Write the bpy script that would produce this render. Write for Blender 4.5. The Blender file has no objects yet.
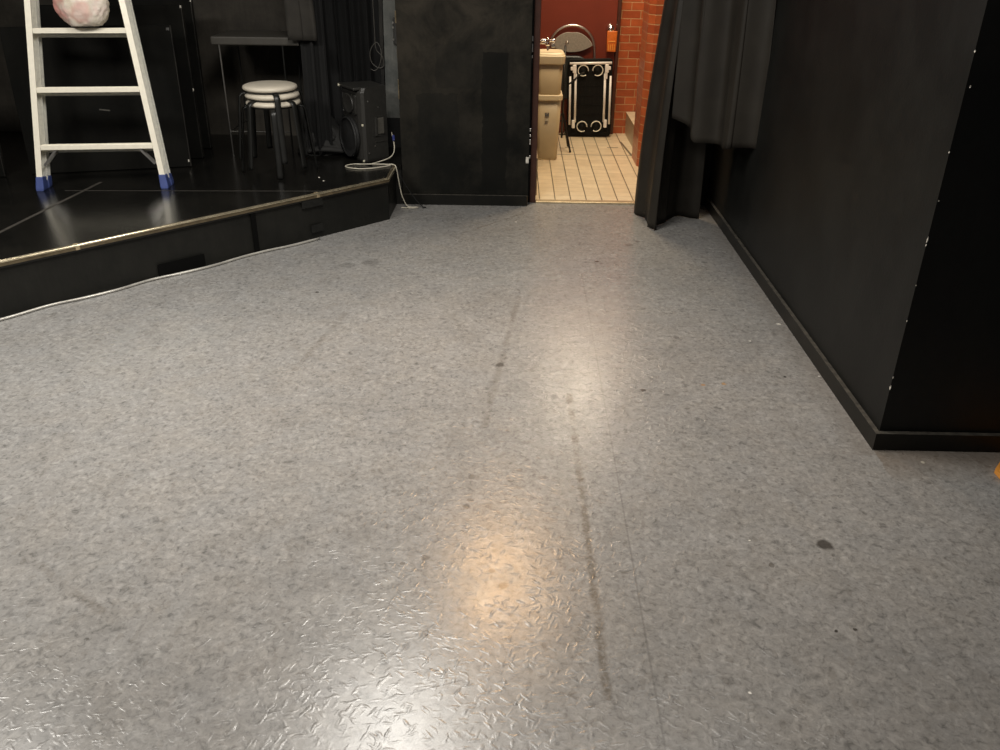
import bpy, bmesh, math, random
from mathutils import Vector, Matrix, noise as mnoise
random.seed(7)
R = math.radians
scene = bpy.context.scene
COL = scene.collection

# ------------------------------------------------------------------ materials
class NT:
    """Small helper around a material node tree."""
    def __init__(self, name):
        self.m = bpy.data.materials.new(name); self.m.use_nodes = True
        self.t = self.m.node_tree; self.bsdf = self.t.nodes['Principled BSDF']
        self.co = self.t.nodes.new('ShaderNodeTexCoord').outputs['Object']
    def n(self, kind, **kw):
        nd = self.t.nodes.new(kind)
        for k, v in kw.items(): setattr(nd, k, v)
        return nd
    def l(self, a, b): self.t.links.new(a, b)
    def put(self, sock, v):
        if isinstance(v, bpy.types.NodeSocket): self.l(v, sock)
        elif hasattr(sock.default_value, '__len__') and not hasattr(v, '__len__'): sock.default_value = [v]*len(sock.default_value)
        elif hasattr(v, '__len__') and len(v) == 3 and len(sock.default_value) == 4: sock.default_value = (*v, 1)
        else: sock.default_value = v
    def math(self, op, a, b=0.0, c=0.0, clamp=False):
        nd = self.n('ShaderNodeMath', operation=op, use_clamp=clamp)
        self.put(nd.inputs[0], a); self.put(nd.inputs[1], b)
        if op in ('MULTIPLY_ADD', 'COMPARE', 'SMOOTH_MIN'): self.put(nd.inputs[2], c)
        return nd.outputs[0]
    def vmath(self, op, a, b=(0, 0, 0)):
        nd = self.n('ShaderNodeVectorMath', operation=op)
        self.put(nd.inputs[0], a); self.put(nd.inputs[1], b)
        return nd.outputs[1] if op in ('LENGTH', 'DISTANCE', 'DOT_PRODUCT') else nd.outputs[0]
    def noise(self, scale, detail=3, rough=.55, dist=0, vec=None, out='Fac'):
        nd = self.n('ShaderNodeTexNoise'); self.l(vec or self.co, nd.inputs['Vector'])
        nd.inputs['Scale'].default_value = scale; nd.inputs['Detail'].default_value = detail
        nd.inputs['Roughness'].default_value = rough; nd.inputs['Distortion'].default_value = dist
        return nd.outputs[out]
    def voro(self, scale, vec=None, feature='F1', rnd=1.0):
        nd = self.n('ShaderNodeTexVoronoi', feature=feature); self.l(vec or self.co, nd.inputs['Vector'])
        nd.inputs['Scale'].default_value = scale; nd.inputs['Randomness'].default_value = rnd
        return nd
    def ramp(self, f, *stops):
        nd = self.n('ShaderNodeValToRGB'); e = nd.color_ramp.elements
        while len(e) < len(stops): e.new(.5)
        for el, (p, c) in zip(e, stops):
            el.position = p; el.color = (*c, 1) if hasattr(c, '__len__') else (c, c, c, 1)
        self.l(f, nd.inputs[0]); return nd.outputs[0]
    def mix(self, f, a, b, mode='MIX'):
        nd = self.n('ShaderNodeMix', data_type='RGBA', blend_type=mode)
        self.put(nd.inputs[0], f); self.put(nd.inputs[6], a); self.put(nd.inputs[7], b)
        return nd.outputs[2]
    def scaled(self, s):
        nd = self.n('ShaderNodeMapping'); self.l(self.co, nd.inputs[0]); nd.inputs['Scale'].default_value = s
        return nd.outputs[0]
    def sep(self, v=None):
        nd = self.n('ShaderNodeSeparateXYZ'); self.l(v or self.co, nd.inputs[0]); return nd.outputs
    def bump(self, h, strength=.3, dist=.01):
        nd = self.n('ShaderNodeBump'); self.l(h, nd.inputs['Height'])
        nd.inputs['Strength'].default_value = strength; nd.inputs['Distance'].default_value = dist
        self.l(nd.outputs[0], self.bsdf.inputs['Normal'])
    def done(self, col=None, rough=None, metal=None, spec=None):
        for nm, v in (('Base Color', col), ('Roughness', rough), ('Metallic', metal), ('Specular IOR Level', spec)):
            if v is not None: self.put(self.bsdf.inputs[nm], v)
        return self.m
    # a soft edged strip from a to b of width w on the floor (x,y), as 0..1
    def strip(self, a, b, w, vec=None, soft=.4):
        L = math.hypot(b[0]-a[0], b[1]-a[1]); ang = math.atan2(b[1]-a[1], b[0]-a[0])
        mp = self.n('ShaderNodeMapping', vector_type='TEXTURE'); self.l(vec or self.co, mp.inputs[0])
        mp.inputs['Location'].default_value = ((a[0]+b[0])/2, (a[1]+b[1])/2, 0)
        mp.inputs['Rotation'].default_value = (0, 0, ang)
        s = self.sep(mp.outputs[0])
        my = self.math('SUBTRACT', 1, self.math('DIVIDE', self.math('SUBTRACT', self.math('ABSOLUTE', s[1]), w*(.5-soft*.5)), w*soft, clamp=True))
        mx = self.math('LESS_THAN', self.math('ABSOLUTE', s[0]), L/2)
        return self.math('MULTIPLY', mx, my), s[0]
    def spot(self, c, r, vec=None):
        d = self.vmath('DISTANCE', vec or self.co, (c[0], c[1], 0))
        return self.math('SUBTRACT', 1, self.math('DIVIDE', self.math('SUBTRACT', d, r*.6), r*.4, clamp=True))

def simple(name, col, rough=.5, metal=0., var=.25, scale=18, bump=0., bscale=120, spec=.5):
    t = NT(name); c = Vector(col)
    f = t.noise(scale, 4)
    base = t.ramp(f, (.3, tuple(c*(1-var))), (.7, tuple(c*(1+var))))
    if bump: t.bump(t.noise(bscale, 3), bump, .004)
    return t.done(base, rough, metal, spec)

FLOOR_BUMP = .36
def floor_material():
    t = NT('grey_vinyl')
    warp = t.vmath('ADD', t.co, t.vmath('SCALE', t.vmath('SUBTRACT', t.noise(9, 2, out='Color'), (.5, .5, .5)), (0, 0, 0)))
    wn = t.n('ShaderNodeVectorMath', operation='SCALE'); t.l(t.vmath('SUBTRACT', t.noise(28, 3, out='Color'), (.5, .5, .5)), wn.inputs[0]); wn.inputs['Scale'].default_value = .025
    jig = t.vmath('ADD', t.co, wn.outputs[0])
    flat = t.vmath('MULTIPLY', jig, (1, 1, 0))
    big = t.ramp(t.noise(1.1, 4, .6), (.3, (.209, .2035, .198)), (.7, (.247, .241, .234)))
    chips = t.ramp(t.noise(44, 4, .62, .8), (.30, .58), (.44, .93), (.55, 1.03), (.72, 1.30))
    col = t.mix(1, big, chips, 'MULTIPLY')
    fl = t.vmath('MULTIPLY', jig, (1, .55, 0)); vf = t.voro(48, fl); fr_ = t.sep(vf.outputs['Color'])[0]
    lite = t.math('MULTIPLY', t.math('LESS_THAN', vf.outputs['Distance'], .42), t.math('GREATER_THAN', fr_, .80))
    dark = t.math('MULTIPLY', t.math('LESS_THAN', vf.outputs['Distance'], .42), t.math('LESS_THAN', fr_, .16))
    col = t.mix(t.math('MULTIPLY', lite, .13), col, (.42, .41, .39)); col = t.mix(t.math('MULTIPLY', dark, .20), col, (.12, .105, .09))
    chips2 = t.ramp(t.noise(85, 3, .6, .6), (.32, .70), (.46, 1.0), (.58, 1.0), (.72, 1.18))
    col = t.mix(.8, col, t.mix(1, col, chips2, 'MULTIPLY'))
    chips3 = t.ramp(t.noise(9, 5, .7, .5), (.35, .90), (.5, 1.0), (.68, 1.06))
    col = t.mix(1, col, chips3, 'MULTIPLY')
    hue = t.ramp(t.noise(6, 4, .65, .5), (.35, (1.02, .998, .965)), (.65, (.995, 1.0, 1.003)))
    col = t.mix(.8, col, t.mix(1, col, hue, 'MULTIPLY'))
    # small dark specks worn through the print
    v = t.voro(6.5, flat); d = v.outputs['Distance']
    pick = t.math('LESS_THAN', t.sep(v.outputs['Color'])[0], .22)
    sz = t.math('MULTIPLY', t.sep(v.outputs['Color'])[1], .095)
    spk = t.math('MULTIPLY', pick, t.math('LESS_THAN', d, sz))
    col = t.mix(t.math('MULTIPLY', spk, .62), col, (.07, .06, .05))
    v2 = t.voro(26, flat); spk2 = t.math('MULTIPLY', t.math('LESS_THAN', t.sep(v2.outputs['Color'])[0], .10), t.math('LESS_THAN', v2.outputs['Distance'], .11))
    col = t.mix(t.math('MULTIPLY', spk2, .5), col, (.09, .08, .07))
    # sheet seams
    for a, b, w, k in (((.378, 4.329), (.359, .2), .005, .42), ((-2.287, 3.086), (-1.987, 4.527), .006, .25), ((1.012, 5.316), (1.049, 2.554), .008, .18)):
        m, _ = t.strip(a, b, w, soft=.8); col = t.mix(t.math('MULTIPLY', m, k), col, (.09, .085, .08))
    # tape residue lines, broken up
    for a, b, w, k in (((.238, 2.975), (.248, 1.449), .021, .62), ((.039, 3.997), (-.094, 2.698), .026, .36),
                       ((-1.4, 1.931), (-1.02, 1.665), .025, .35), ((-.9, 3.125), (-.79, 3.761), .028, .35), ((-.3, 5.005), (.11, 5.477), .012, .5)):
        m, s = t.strip(a, b, w, vec=jig, soft=.5)
        brk = t.ramp(t.noise(9, 3, .6), (.42, .25), (.52, 1.0))
        brk2 = t.ramp(t.noise(90, 2, .6), (.35, .4), (.55, 1.0))
        col = t.mix(t.math('MULTIPLY', t.math('MULTIPLY', m, k), t.math('MULTIPLY', brk, brk2)), col, (.085, .068, .05))
    for c, r, k in (((.956, 2.052), .028, .85), ((-.043, 3.217), .024, .7), ((.477, 4.526), .016, .9), ((.535, 3.014), .013, .9), ((.87, 1.69), .007, .95), ((.926, 1.7), .007, .9),
                    ((-.009, 1.845), .016, .7), ((-.985, 4.003), .012, .9), ((.235, 2.931), .02, .5), ((-.041, 1.905), .012, .6), ((-.133, 2.209), .014, .5), ((-.254, 1.608), .014, .6),
                    ((.756, 3.528), .02, .35), ((.689, 4.822), .03, .4), ((.75, 4.889), .02, .4), ((-2.043, 2.556), .06, .3), ((-1.895, 2.633), .05, .3), ((-.78, 4.457), .06, .3), ((-.899, 4.4), .05, .25)):
        col = t.mix(t.math('MULTIPLY', t.spot(c, r, flat), k), col, (.035, .03, .026))
    for c, r, k, cc in (((1.262, 3.699), .013, .8, (.7, .68, .62)), ((1.082, 3.502), .007, .8, (.7, .68, .62)), ((1.444, 2.522), .009, .8, (.7, .66, .55)), ((.022, 5.239), .011, .7, (.6, .58, .54)), ((1.288, 3.167), .007, .8, (.7, .68, .62)),
                        ((.592, 1.483), .005, .8, (.8, .78, .72)), ((.735, 2.064), .004, .8, (.7, .68, .6)), ((.787, 3.068), .011, .7, (.30, .16, .06)), ((.875, 3.08), .013, .7, (.32, .18, .07)), ((1.143, 3.153), .010, .9, (.03, .028, .025)),
                        ((-.236, 1.955), .016, .6, (.05, .045, .04)), ((-.121, 2.377), .016, .45, (.06, .055, .05)), ((.04, 2.424), .013, .45, (.06, .055, .05)), ((-.121, 2.246), .013, .5, (.06, .055, .05)), ((-.299, 1.55), .011, .8, (.04, .035, .03)), ((-.346, 1.454), .010, .7, (.05, .045, .04)), ((-.287, 1.46), .012, .6, (.05, .045, .04)), ((-.201, 1.652), .009, .6, (.05, .045, .04)), ((.026, 1.431), .007, .8, (.04, .035, .03))):
        col = t.mix(t.math('MULTIPLY', t.spot(c, r, flat), k), col, cc)
    m, _ = t.strip((-.324, 1.422), (-.101, 1.501), .004, soft=.8); col = t.mix(t.math('MULTIPLY', m, .8), col, (.05, .045, .04))
    # the right block's shadow painted at its end, and a darker band along its side
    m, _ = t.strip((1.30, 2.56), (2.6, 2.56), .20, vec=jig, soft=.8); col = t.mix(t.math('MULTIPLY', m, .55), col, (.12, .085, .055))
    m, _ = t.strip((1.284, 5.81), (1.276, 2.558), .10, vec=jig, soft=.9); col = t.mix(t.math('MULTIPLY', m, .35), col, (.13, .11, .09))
    # embossed wrinkles
    # short raised flecks of the embossed sheet, in two directions
    def flecks(ang, sc, off):
        mp = t.n('ShaderNodeMapping'); t.l(jig, mp.inputs[0]); mp.inputs['Rotation'].default_value = (0, 0, R(ang)); mp.inputs['Location'].default_value = (off, off*.7, 0)
        st_ = t.vmath('MULTIPLY', mp.outputs[0], (1, .30, 0))
        v_ = t.voro(sc, st_); r_ = t.sep(v_.outputs['Color'])[0]
        return t.math('MULTIPLY', t.ramp(v_.outputs['Distance'], (.12, 1), (.36, 0)), t.math('ADD', .25, t.math('MULTIPLY', r_, .9)))
    h = t.math('MAXIMUM', t.math('MAXIMUM', flecks(20, 62, .3), flecks(-50, 66, 1.7)), flecks(80, 70, 2.9))
    msk = t.ramp(t.noise(4.5, 3, .6), (.40, .55), (.6, 1.0))
    h = t.math('ADD', t.math('MULTIPLY', h, msk), t.math('MULTIPLY', t.noise(16, 2, .5), .9))
    t.bump(h, FLOOR_BUMP, .0016)
    rough = t.ramp(t.noise(5, 4, .6), (.3, .235), (.7, .29))
    return t.done(col, rough, 0, .5)

def black_wall_material(name, lo, hi, chips=0., patch=False, rough=.5, bump=.12, spec=.28):
    t = NT(name); lo, hi = Vector(lo), Vector(hi)
    f = t.noise(3.0, 6, .7)
    col = t.ramp(f, (.40, tuple(lo)), (.60, tuple(hi)))
    st = t.ramp(t.noise(5, 4, .7, .4, vec=t.scaled((6, 6, .7))), (.35, .8), (.7, 1.2))
    col = t.mix(.6, col, t.mix(1, col, st, 'MULTIPLY'))
    if patch:
        s = t.sep(); hz = t.ramp(t.math('ADD', t.math('MULTIPLY', s[2], .6), t.math('MULTIPLY', t.noise(4, 4, .6), .35)), (.40, 0), (.85, 1))
        col = t.mix(t.math('MULTIPLY', hz, t.ramp(t.noise(3.6, 5, .7, .6), (.38, .15), (.62, .9))), col, (.040, .034, .0255))
        sx, sz = s[0], s[2]
        def rect(x0, x1, z0, z1, k):
            w = t.math('MULTIPLY', t.math('SUBTRACT', t.noise(14, 3), .5), .05)
            a = t.math('MULTIPLY', t.math('GREATER_THAN', t.math('ADD', sx, w), x0), t.math('LESS_THAN', t.math('ADD', sx, w), x1))
            b = t.math('MULTIPLY', t.math('GREATER_THAN', t.math('ADD', sz, w), z0), t.math('LESS_THAN', t.math('ADD', sz, w), z1))
            return t.math('MULTIPLY', t.math('MULTIPLY', a, b), k)
        col = t.mix(rect(-.209, -.047, .1, .965, .8), col, (.0040, .0044, .0036))
        col = t.mix(rect(-.62, -.36, .1, .72, .45), col, (.006, .0064, .0056))
        col = t.mix(rect(-.5, -.2, .75, 1.02, .35), col, (.0085, .0085, .0075))
    if chips:
        v = t.voro(7); m = t.math('MULTIPLY', t.math('LESS_THAN', t.sep(v.outputs['Color'])[0], chips), t.math('LESS_THAN', v.outputs['Distance'], .035))
        col = t.mix(m, col, (.30, .28, .25))
    t.bump(t.noise(90, 3, .6), bump, .004)
    return t.done(col, rough, None, spec)

def brick_material():
    t = NT('red_glazed_brick')
    s = t.sep(); cb = t.n('ShaderNodeCombineXYZ'); t.l(t.math('ADD', s[0], s[1]), cb.inputs[0]); t.l(s[2], cb.inputs[1])
    b = t.n('ShaderNodeTexBrick'); t.l(cb.outputs[0], b.inputs['Vector'])
    b.inputs['Scale'].default_value = 1; b.inputs['Brick Width'].default_value = .165; b.inputs['Row Height'].default_value = .0655
    b.inputs['Mortar Size'].default_value = .0035; b.inputs['Mortar Smooth'].default_value = .2
    b.inputs['Color1'].default_value = (.30, .062, .022, 1); b.inputs['Color2'].default_value = (.40, .095, .03, 1)
    b.inputs['Mortar'].default_value = (.44, .25, .12, 1)
    col = t.mix(.5, b.outputs['Color'], t.mix(1, b.outputs['Color'], t.ramp(t.noise(9, 3), (.3, .7), (.7, 1.3)), 'MULTIPLY'))
    t.bump(t.math('SUBTRACT', 1, b.outputs['Fac']), .5, .004)
    return t.done(col, .32)

def tile_material(name, joint_axis=True):
    t = NT(name); s = t.sep()
    def joint(a, off, w):
        fr = t.math('FRACT', t.math('DIVIDE', t.math('ADD', a, off), .1075)); return t.math('LESS_THAN', t.math('ABSOLUTE', t.math('SUBTRACT', fr, .5)), w)
    jx = joint(s[0], .08625, .032); jy = joint(s[1], 0, .022)
    cell = t.n('ShaderNodeTexWhiteNoise', noise_dimensions='2D')
    cx = t.math('FLOOR', t.math('SUBTRACT', t.math('DIVIDE', t.math('ADD', s[0], .08625), .1075), .5)); cy = t.math('FLOOR', t.math('SUBTRACT', t.math('DIVIDE', s[1], .1075), .5))
    cb = t.n('ShaderNodeCombineXYZ'); t.l(cx, cb.inputs[0]); t.l(cy, cb.inputs[1]); t.l(cb.outputs[0], cell.inputs['Vector'])
    col = t.ramp(cell.outputs['Value'], (0, (.64, .52, .345)), (1, (.72, .60, .415)))
    col = t.mix(.4, col, t.mix(1, col, t.ramp(t.noise(14, 4), (.3, .8), (.7, 1.15)), 'MULTIPLY'))
    col = t.mix(t.math('MULTIPLY', jy, .55), col, (.30, .22, .12)); col = t.mix(t.math('MULTIPLY', jx, .9), col, (.055, .045, .032))
    for a, b, w in (((.25, 7.11), (.98, 7.11), .016), ((.938, 7.64), (.977, 7.10), .02), ((.80, 7.40), (.895, 7.40), .024), ((.438, 7.375), (.515, 7.375), .02)):
        m, _ = t.strip(a, b, w, soft=.3); col = t.mix(t.math('MULTIPLY', m, .85), col, (.05, .042, .032))
    return t.done(col, .3)

M = {}
M['floor'] = floor_material()
M['wall'] = black_wall_material('black_wall_paint', (.0034, .0037, .0033), (.0068, .0070, .0062), chips=.02, rough=.5)
M['partition'] = black_wall_material('black_partition_paint', (.0045, .0047, .0038), (.0150, .0138, .0108), patch=True, rough=.7, spec=.12)
M['back'] = black_wall_material('brown_black_wall', (.030, .0262, .0210), (.054, .0470, .0375), rough=.7)
M['base'] = black_wall_material('black_baseboard_paint', (.0045, .0046, .0038), (.0105, .0096, .0075), chips=.05, rough=.42)
M['flat'] = black_wall_material('black_flat_paint', (.0034, .0034, .0028), (.0062, .0059, .0047), chips=.02, rough=.7, spec=.1)
M['flat_edge'] = black_wall_material('worn_black_edge', (.006, .0056, .0048), (.026, .0235, .019), chips=.2, rough=.6)
M['stage'] = black_wall_material('black_stage_vinyl', (.0052, .005, .0044), (.0090, .0085, .0072), rough=.22, bump=.05, spec=.5)
M['riser'] = black_wall_material('black_riser_paint', (.0080, .0081, .0068), (.0130, .0125, .0104), chips=.02, rough=.5)
M['brick'] = brick_material()
M['tile'] = tile_material('cream_floor_tile')
M['ceiling'] = simple('dark_ceiling_paint', (.05, .05, .05), .8)
M['maroon'] = simple('maroon_frame_paint', (.060, .021, .013), .4, var=.2)
M['red'] = simple('red_door_paint', (.165, .026, .011), .42, var=.08, scale=6)
M['redwall'] = simple('dark_red_wall_paint', (.10, .018, .012), .5, var=.12, scale=6)
M['chip'] = simple('bare_chipped_plaster', (.55, .52, .46), .7, var=.2, scale=60)
M['alu'] = simple('brushed_aluminium', (.88, .83, .70), .34, .08, .05, 30)
M['alu_dull'] = simple('grooved_dull_aluminium', (.80, .785, .71), .42, .1, .10, 40)
M['blue'] = simple('blue_rubber', (.05, .075, .23), .5, 0, .15)
M['gold'] = simple('pale_gold_metal', (.80, .70, .50), .22, .85, .25, 14)
M['bronze'] = simple('dark_bronze_metal', (.20, .16, .10), .3, .7, .3, 20)
M['threshold'] = simple('worn_brass_strip', (.50, .40, .25), .35, .5, .25, 14)
M['chrome'] = simple('chrome', (.85, .84, .82), .13, 1., .03)
M['steel'] = simple('dull_steel', (.55, .53, .50), .3, 1., .1)
M['black_metal'] = simple('black_enamel', (.008, .008, .0072), .38, 0, .2)
M['cushion'] = simple('cream_vinyl', (.63, .57, .47), .38, 0, .06, 12)
M['deck_black'] = simple('matt_black_deck', (.0055, .0055, .005), .7, 0, .2, 40, 0, 120, .2)
M['plastic_black'] = simple('black_moulded_plastic', (.026, .025, .0225), .42, 0, .15, 40, .2, 300)
M['bolt'] = simple('pale_bolt_metal', (.72, .67, .52), .4, .1)
M['pocket'] = simple('grey_handle_recess', (.070, .065, .055), .5)
M['grille'] = simple('black_speaker_grille', (.012, .012, .012), .6, 0, .2, 200, .5, 500)
M['cable_white'] = simple('off_white_cable', (.52, .48, .39), .5)
M['cable_black'] = simple('black_cable', (.012, .012, .012), .5)
M['cable_floor'] = simple('pale_grey_cable', (.40, .385, .35), .3, .3, .35, 5)
M['cable_grey'] = simple('grey_cable', (.28, .27, .25), .35, .2)
M['blue_plug'] = simple('blue_plug_plastic', (.02, .03, .15), .5)
M['cloth'] = simple('black_cloth', (.016, .0155, .0145), .75, 0, .25, 9, .15, 260)
M['cloth_dark'] = simple('deep_black_velvet', (.0045, .0045, .0045), .9, 0, .3, 9)
M['cloth_brown'] = simple('dusty_black_cloth', (.024, .021, .0168), .85, 0, .3, 9)
M['satin'] = simple('black_curtain_cloth', (.0215, .0186, .0148), .55, 0, .18, 7, .12, 300, .2)
M['tabletop'] = simple('dark_grey_laminate', (.050, .045, .037), .55, 0, .1)
M['board'] = black_wall_material('grey_weathered_board', (.085, .090, .086), (.165, .165, .152), rough=.7)
M['cream'] = simple('cream_plastic', (.44, .345, .205), .42, 0, .06, 6)
M['cream_rim'] = simple('pale_cream_plastic', (.66, .56, .37), .38, 0, .05, 6)
M['grey_label'] = simple('dark_printed_label', (.10, .10, .10), .5, 0, .3, 160)
M['label_pale'] = simple('pale_printed_label', (.52, .47, .36), .5, 0, .15, 60)
M['beige_tile'] = simple('beige_wall_tile', (.40, .31, .20), .4, 0, .12, 14)
M['beige_top'] = simple('cream_step_tile', (.60, .50, .34), .35, 0, .10, 14)
M['panel_grey'] = simple('grey_plate', (.26, .23, .21), .5, 0, .12, 30)
M['pad'] = simple('grey_brushed_backrest', (.30, .275, .235), .42, .2, .15, 60)
M['seat_black'] = simple('dark_green_black_vinyl', (.014, .017, .016), .45, 0, .2)
M['rail'] = simple('white_metal_rail', (.86, .83, .78), .3, .05, .05)
M['wheel_ring'] = simple('pale_rubber_tyre', (.78, .75, .64), .5, 0, .1)
M['orange'] = simple('orange_plastic', (.62, .15, .02), .4, 0, .15, 40)
M['orange_pale'] = simple('pale_orange_plastic', (.78, .36, .07), .35, 0, .15, 60)
M['orange_board'] = simple('orange_painted_wood', (.66, .27, .045), .45, 0, .08, 20)
M['dust_highlight'] = simple('dusty_highlight_ledge', (.040, .035, .027), .8, 0, .6, 30)
M['tape_black'] = simple('black_gaffer_tape', (.0022, .0022, .002), .8, 0, .2, 18, 0, 120, .1)
M['tape_clear'] = simple('dull_clear_tape', (.013, .013, .0118), .5, 0, .3, 40, 0, 120, .25)
M['seam'] = simple('dusty_tape_line', (.045, .040, .034), .6, 0, .4, 30)

def bag_material():
    t = NT('crumpled_plastic_bag')
    s = t.sep(); w = t.noise(7, 4, .6, 1.0)
    col = t.ramp(w, (.30, (.60, .50, .37)), (.45, (.74, .67, .56)), (.58, (.76, .66, .58)), (.70, (.66, .46, .40)))
    left = t.ramp(t.math('ADD', t.math('MULTIPLY', s[0], -4), t.math('MULTIPLY', t.noise(12, 3), .8)), (.55, 0), (.80, 1))
    col = t.mix(t.math('MULTIPLY', left, .8), col, (.62, .22, .20))
    ring = t.vmath('DISTANCE', t.vmath('ADD', t.co, t.vmath('MULTIPLY', t.vmath('SUBTRACT', t.noise(14, 2, out='Color'), (.5, .5, .5)), (.09, .09, .09))), (.02, -.09, .065))
    col = t.mix(t.math('MULTIPLY', t.math('SUBTRACT', 1, t.math('DIVIDE', t.math('SUBTRACT', ring, .045), .03, clamp=True)), .55), col, (.68, .32, .28))
    col = t.mix(t.math('MULTIPLY', t.math('SUBTRACT', 1, t.math('DIVIDE', t.math('SUBTRACT', ring, .025), .025, clamp=True)), .7), col, (.78, .64, .57))
    t.bump(t.noise(26, 4, .6, 1.2), .35, .01)
    return t.done(col, .34)
M['bag'] = bag_material()

# ------------------------------------------------------------------ mesh helpers
def obj(name, bm, mat, parent=None, smooth=False, loc=None):
    me = bpy.data.meshes.new(name); bmesh.ops.recalc_face_normals(bm, faces=bm.faces); bm.to_mesh(me); bm.free()
    if smooth:
        for p in me.polygons: p.use_smooth = True
    for m in (mat if isinstance(mat, (list, tuple)) else [mat]): me.materials.append(m)
    o = bpy.data.objects.new(name, me); COL.objects.link(o)
    if parent: o.parent = parent
    if loc: o.location = loc
    return o
def tag(o, label, cat, group=None):
    o['label'] = label; o['category'] = cat
    if group: o['group'] = group
    return o
def thing(name, label, cat, loc=(0, 0, 0), rot=(0, 0, 0), group=None):
    o = bpy.data.objects.new(name, None); COL.objects.link(o); o.location = loc; o.rotation_euler = rot
    o.empty_display_size = .05
    return tag(o, label, cat, group)
def struct(name, bm, mat, parent=None, smooth=False):
    o = obj(name, bm, mat, parent, smooth)
    if not parent: o['kind'] = 'structure'
    return o
def B(): return bmesh.new()
def box(bm, x0, x1, y0, y1, z0, z1, bev=0, mtx=None, seg=2, mi=0):
    r = bmesh.ops.create_cube(bm, size=1); vs = r['verts']
    for v in vs: v.co = Vector(((x0+x1)/2+v.co.x*(x1-x0), (y0+y1)/2+v.co.y*(y1-y0), (z0+z1)/2+v.co.z*(z1-z0)))
    if bev:
        es = list({e for v in vs for e in v.link_edges})
        g = bmesh.ops.bevel(bm, geom=es, offset=bev, segments=seg, affect='EDGES', profile=.5)
        vs = list({v for f in g['faces'] for v in f.verts} | {v for v in vs if v.is_valid})
    if mtx is not None:
        for v in vs: v.co = mtx @ v.co
    if mi:
        for f in {f for v in vs for f in v.link_faces}: f.material_index = mi
    return bm
def bar(bm, a, b, w, t, up=(0, 0, 1), bev=0):
    """rectangular bar from a to b, w along the side, t along the 'up' like direction"""
    a, b = Vector(a), Vector(b); d = (b-a); L = d.length; d.normalize(); up = Vector(up)
    s = d.cross(up).normalized(); u = s.cross(d).normalized()
    m = Matrix((( s.x, d.x, u.x, a.x), (s.y, d.y, u.y, a.y), (s.z, d.z, u.z, a.z), (0, 0, 0, 1)))
    return box(bm, -w/2, w/2, 0, L, -t/2, t/2, bev, m)
def smoothpts(pts, n=8):
    P = [Vector(p) for p in pts]; out = []
    for i in range(len(P)-1):
        p0 = P[max(i-1, 0)]; p1 = P[i]; p2 = P[i+1]; p3 = P[min(i+2, len(P)-1)]
        for k in range(n):
            t = k/n; out.append(.5*((2*p1)+(p2-p0)*t+(2*p0-5*p1+4*p2-p3)*t*t+(3*p1-p0-3*p2+p3)*t**3))
    out.append(P[-1]); return out
def tube(bm, pts, r, n=10, ry=None, closed=False, side=None):
    """sweep of an ellipse r x ry along pts; side: fixed direction of the r axis"""
    P = [Vector(p) for p in pts]; ry = ry or r; rings = []
    N = len(P); s = None
    for i, p in enumerate(P):
        if closed: d = (P[(i+1) % N]-P[i-1]).normalized()
        else: d = (P[min(i+1, N-1)]-P[max(i-1, 0)]).normalized()
        if side is not None: s = Vector(side); s = (s-d*s.dot(d)).normalized()
        elif s is None: s = d.orthogonal().normalized()
        else: s = (s-d*s.dot(d)).normalized()
        u = d.cross(s)
        rings.append([bm.verts.new(p+s*math.cos(2*math.pi*k/n)*r+u*math.sin(2*math.pi*k/n)*ry) for k in range(n)])
    for i in range(N if closed else N-1):
        A, C = rings[i], rings[(i+1) % N]
        for k in range(n): bm.faces.new((A[k], A[(k+1) % n], C[(k+1) % n], C[k]))
    if not closed: bm.faces.new(rings[0][::-1]); bm.faces.new(rings[-1])
    return bm
def lathe(bm, prof, n=40, mtx=None):
    """closed solid of revolution about z; prof = [(r,z)...] from axis to axis"""
    rings = []
    for r, z in prof:
        if r < 1e-6: rings.append([bm.verts.new((0, 0, z))])
        else: rings.append([bm.verts.new((r*math.cos(2*math.pi*k/n), r*math.sin(2*math.pi*k/n), z)) for k in range(n)])
    for A, C in zip(rings, rings[1:]):
        for k in range(n):
            k2 = (k+1) % n
            if len(A) == 1 and len(C) == 1: continue
            if len(A) == 1: bm.faces.new((A[0], C[k], C[k2]))
            elif len(C) == 1: bm.faces.new((A[k], C[0], A[k2]))
            else: bm.faces.new((A[k], C[k], C[k2], A[k2]))
    if mtx is not None:
        for rg in rings:
            for v in rg: v.co = mtx @ v.co
    return bm
def prism(bm, poly, z0, z1):
    a = [bm.verts.new((*p, z0)) for p in poly]; b = [bm.verts.new((*p, z1)) for p in poly]
    bm.faces.new(a[::-1]); bm.faces.new(b)
    for i in range(len(poly)):
        j = (i+1) % len(poly); bm.faces.new((a[i], a[j], b[j], b[i]))
    return bm
def rrect(w, d, r, n=5):
    out = []
    for cx, cy, a0 in ((w/2-r, d/2-r, 0), (-w/2+r, d/2-r, 90), (-w/2+r, -d/2+r, 180), (w/2-r, -d/2+r, 270)):
        for k in range(n+1): a = R(a0+90*k/n); out.append((cx+r*math.cos(a), cy+r*math.sin(a)))
    return out
def loft(bm, secs, cap=True):
    """secs: list of lists of 3D points of equal length"""
    rg = [[bm.verts.new(p) for p in s] for s in secs]; n = len(rg[0])
    for A, C in zip(rg, rg[1:]):
        for k in range(n): bm.faces.new((A[k], A[(k+1) % n], C[(k+1) % n], C[k]))
    if cap: bm.faces.new(rg[0][::-1]); bm.faces.new(rg[-1])
    return bm
def sheet(bm, grid):
    vs = [[bm.verts.new(p) for p in row] for row in grid]
    for a, b in zip(vs, vs[1:]):
        for i in range(len(a)-1): bm.faces.new((a[i], a[i+1], b[i+1], b[i]))
    return bm
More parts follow.
